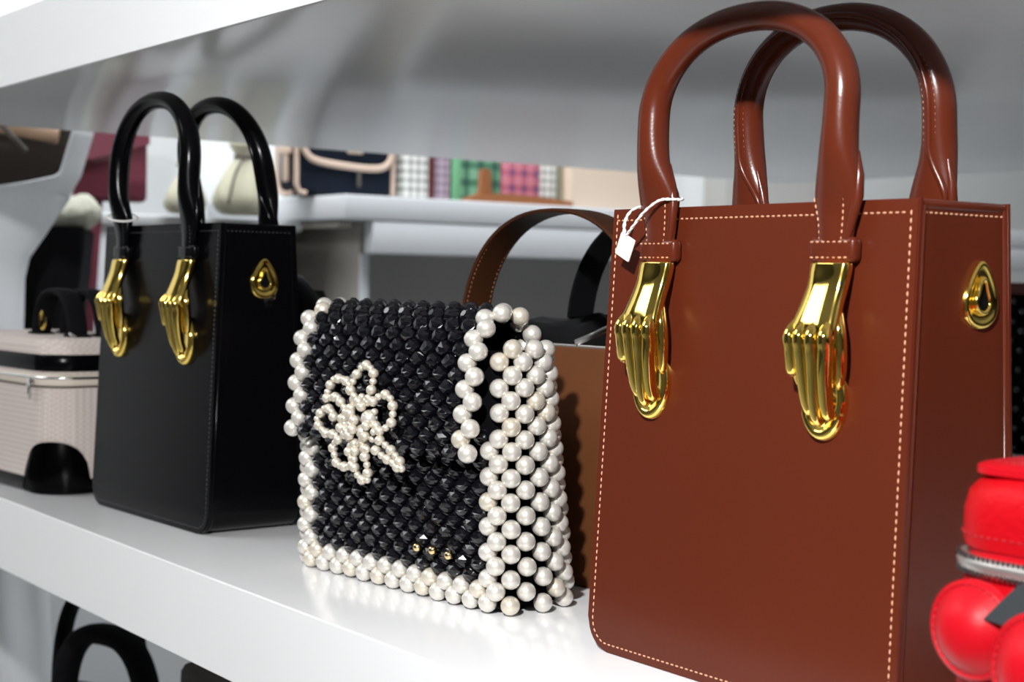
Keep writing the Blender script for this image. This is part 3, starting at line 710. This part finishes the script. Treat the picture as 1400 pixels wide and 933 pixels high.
# left of the counter: low white plinth, white board, pouches
t = thing('low_plinth', 'low white plinth left of the counter with its shaded side', 'plinth', UP(-.30, .28, -1.0), URZ)
link('body', box((-.02, .05, .640), (.50, .40, 1.28), .004), M['unit'], t)
link('plinth_top', box((-.02, .05, 1.290), (.515, .42, .02), .004), M['panel'], t)  # weaker light on the plinth top put into a greyer colour
t = thing('display_board', 'tall white display board standing behind the cream pouches', 'panel', UP(-.33, .46, .301), URZ)
link('board', box((0, 0, .13), (.40, .02, .26), .004), M['panel'], t); link('foot', box((0, -.01, .006), (.30, .06, .012), .003), M['unit'], t)
def pouch(name, label, x, y, s, cord):
    t = thing(name, label, 'pouch', UP(x, y, .301), URZ)
    prof = [(.004, .030), (.012, .042), (.030, .048), (.055, .040), (.080, .024), (.096, .012), (.104, .015), (.115, .022), (.120, .020)]
    link('body', loft([[(r_ * s * (1 + .08 * math.sin(7 * 2 * PI * k / 48 + z * 60)) * math.cos(2 * PI * k / 48), r_ * s * .7 * (1 + .08 * math.sin(7 * 2 * PI * k / 48)) * math.sin(2 * PI * k / 48), z * s) for k in range(48)] for z, r_ in [(q.x, q.y) for q in spline([(a, b, 0) for a, b in prof], 3)]]), M['cream'], t, 180)
    if cord:
        link('drawcord', sweep([(.014 * s * math.cos(a), .011 * s * math.sin(a), .097 * s) for a in [2 * PI * k / 24 for k in range(24)]], .003, seg=6, closed=True), M['cord'], t, 180)
        link('cord_end', sweep(spline([(.0, -.014 * s, .097 * s), (-.02, -.03, .085 * s), (-.035, -.035, .060 * s), (-.045, -.036, .02 * s)], 5), .0025, seg=6), M['cord'], t, 180)
    return t
pouch('fluffy_pouch', 'pale cream pouch seen between the black tote handles', -.305, .10, .78, False)
pouch('fluffy_pouch', 'cream drawstring pouch with dark cord behind right black handle', -.195, .10, 1.12, True)

# far left: dress, fur-topped bag, burgundy bag
dr = thing('white_dress', 'sleeveless white dress with scoop neck hanging at far left', 'dress', (-.80, 2.1, 0), .15)
def dress_half(z):   # outer half width at height z above the shelf
    P = [(-.95, .26), (-.40, .175), (-.22, .165), (.0, .140), (.10, .130), (.21, .132), (.26, .166), (.30, .188), (.33, .205), (.39, .222), (.42, .225)]
    for (a, b), (c, d) in zip(P, P[1:]):
        if z <= c: return b + (d - b) * (z - a) / (c - a)
    return P[-1][1]
bm = bmesh.new()
zs = [-.95 + 1.27 * k / 44 for k in range(45)] + [.32 + .008 * k for k in range(1, 12)]
front = []; back = []
for z in zs:
    h = dress_half(z); fr = []; bk = []
    for q in range(49):
        x = (q / 48 * 2 - 1); fold = (.018 * max(0, min(1, (.12 - z) / .5))) * math.sin(x * 17 + 1.5 * math.sin(z * 3)) + .004 * math.sin(x * 9 + z * 23)
        ar = math.sqrt(max(0, 1 - x * x)); fr.append(Vector((x * h, -.075 * ar + fold * ar - .02 * ar * (z > .1), Z0 + z)))
        bk.append(Vector((x * h, .075 * ar + fold * ar, Z0 + z)))
    front.append(fr); back.append(bk)
def skin(grid, keep=None):
    V = [[bm.verts.new(p) for p in row] for row in grid]
    for i in range(len(V) - 1):
        for k in range(len(V[0]) - 1): bm.faces.new((V[i][k], V[i][k + 1], V[i + 1][k + 1], V[i + 1][k]))
NB = .304
def fpt(x, z):
    h = dress_half(z); ar = math.sqrt(max(0, 1 - x * x)); fold = (.018 * max(0, min(1, (.12 - z) / .5))) * math.sin(x * 17 + 1.5 * math.sin(z * 3)) + .004 * math.sin(x * 9 + z * 23)
    return Vector((x * h, -.075 * ar + fold * ar - .02 * ar * (z > .1), Z0 + z))
low = [-.95 + (NB + .95) * k / 44 for k in range(45)]
skin([[fpt(q / 24 - 1, z) for q in range(49)] for z in low])
up = [NB + .112 * (k / 24) ** 2 for k in range(25)]
for sx in (-1, 1):
    g = []
    for z in up:
        h = dress_half(z); nh = (.170 + .05 * (z - NB)/.11) * min(1, max(0, (z - NB) / .025)) ** .38
        nh = min(nh, h - .022); g.append([fpt(sx * (nh + (h - nh) * q / 10) / h, z) for q in range(11)])
    skin(g)
bmesh.ops.remove_doubles(bm, verts=bm.verts, dist=.0004); bmesh.ops.solidify(bm, geom=bm.faces[:], thickness=.003)
link('dress_front', bm, M['cloth'], dr, 60)
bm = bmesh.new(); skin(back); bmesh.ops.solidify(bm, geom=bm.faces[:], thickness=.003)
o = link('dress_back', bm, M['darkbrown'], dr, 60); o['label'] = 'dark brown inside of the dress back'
link('hanger', sweep(spline([(-.20, .0, Z0 + .383), (-.10, 0, Z0 + .398), (0, 0, Z0 + .406), (.10, 0, Z0 + .398), (.175, 0, Z0 + .386)], 5), .012, .010, (0, 1, 0), 10), M['wood'], dr, 60)
link('hanger_hook', sweep(spline([(0, 0, Z0 + .40), (0, 0, Z0 + .46), (.03, 0, Z0 + .50), (0, 0, Z0 + .53)], 5), .003, seg=6), M['silver'], dr)
link('ribbon', sweep([(.100, -.018, Z0 + .40), (.120, -.018, Z0 + .378), (.135, -.020, Z0 + .362)], .004, .002, (0, 1, 0), 8), M['cord'], dr)
fb = thing('fur_trim_bag', 'large black bag with pale fur collar beside the white dress', 'handbag', (-.668, 2.32, 0), .1)
ol = [(-.075, Z0 - .10), (-.075, Z0 + .211), (-.035, Z0 + .266), (.032, Z0 + .266), (.026, Z0 + .20), (.008, Z0 + .05), (0, Z0 - .10)]
bm = prism(ol, lambda p, s: Vector((p[0], -.045 + s * .09, p[1]))); bmesh.ops.bevel(bm, geom=bm.edges[:], offset=.006, segments=2, affect='EDGES')
link('body', bm, M['blackcloth'], fb)
rings = []
for j in range(10):
    v_ = j / 9; z = Z0 + .262 + .055 * v_; s = math.sin(PI * (.25 + .7 * v_))
    rings.append([((.0 + .022 * v_) + (.038 * s * (1 + .10 * math.sin(k * 1.9 + j * 2.3))) * math.cos(2 * PI * k / 40), .034 * s * (1 + .12 * math.sin(k * 2.7 + j)) * math.sin(2 * PI * k / 40), z) for k in range(40)])
link('fur_collar', loft(rings), M['fur'], fb, 180)
bg = thing('burgundy_bag', 'burgundy leather bag with folded flap hanging behind the black tote', 'handbag', (-.66, 2.52, 0), .35)
bm = box((.0, 0, Z0 + .385), (.115, .05, .14), .008, 3); link('body', bm, M['burg'], bg)
link('flap', prism([(-.058, .372), (.060, .408), (.060, .46), (-.058, .46)], lambda p, s: Vector((p[0], -.034 + s * .012, Z0 + p[1]))), M['burg'], bg)
link('strap', box((-.028, -.005, Z0 + .21), (.022, .012, .23), .003, rot=Matrix.Rotation(.06, 3, 'Y')), M['burg'], bg)
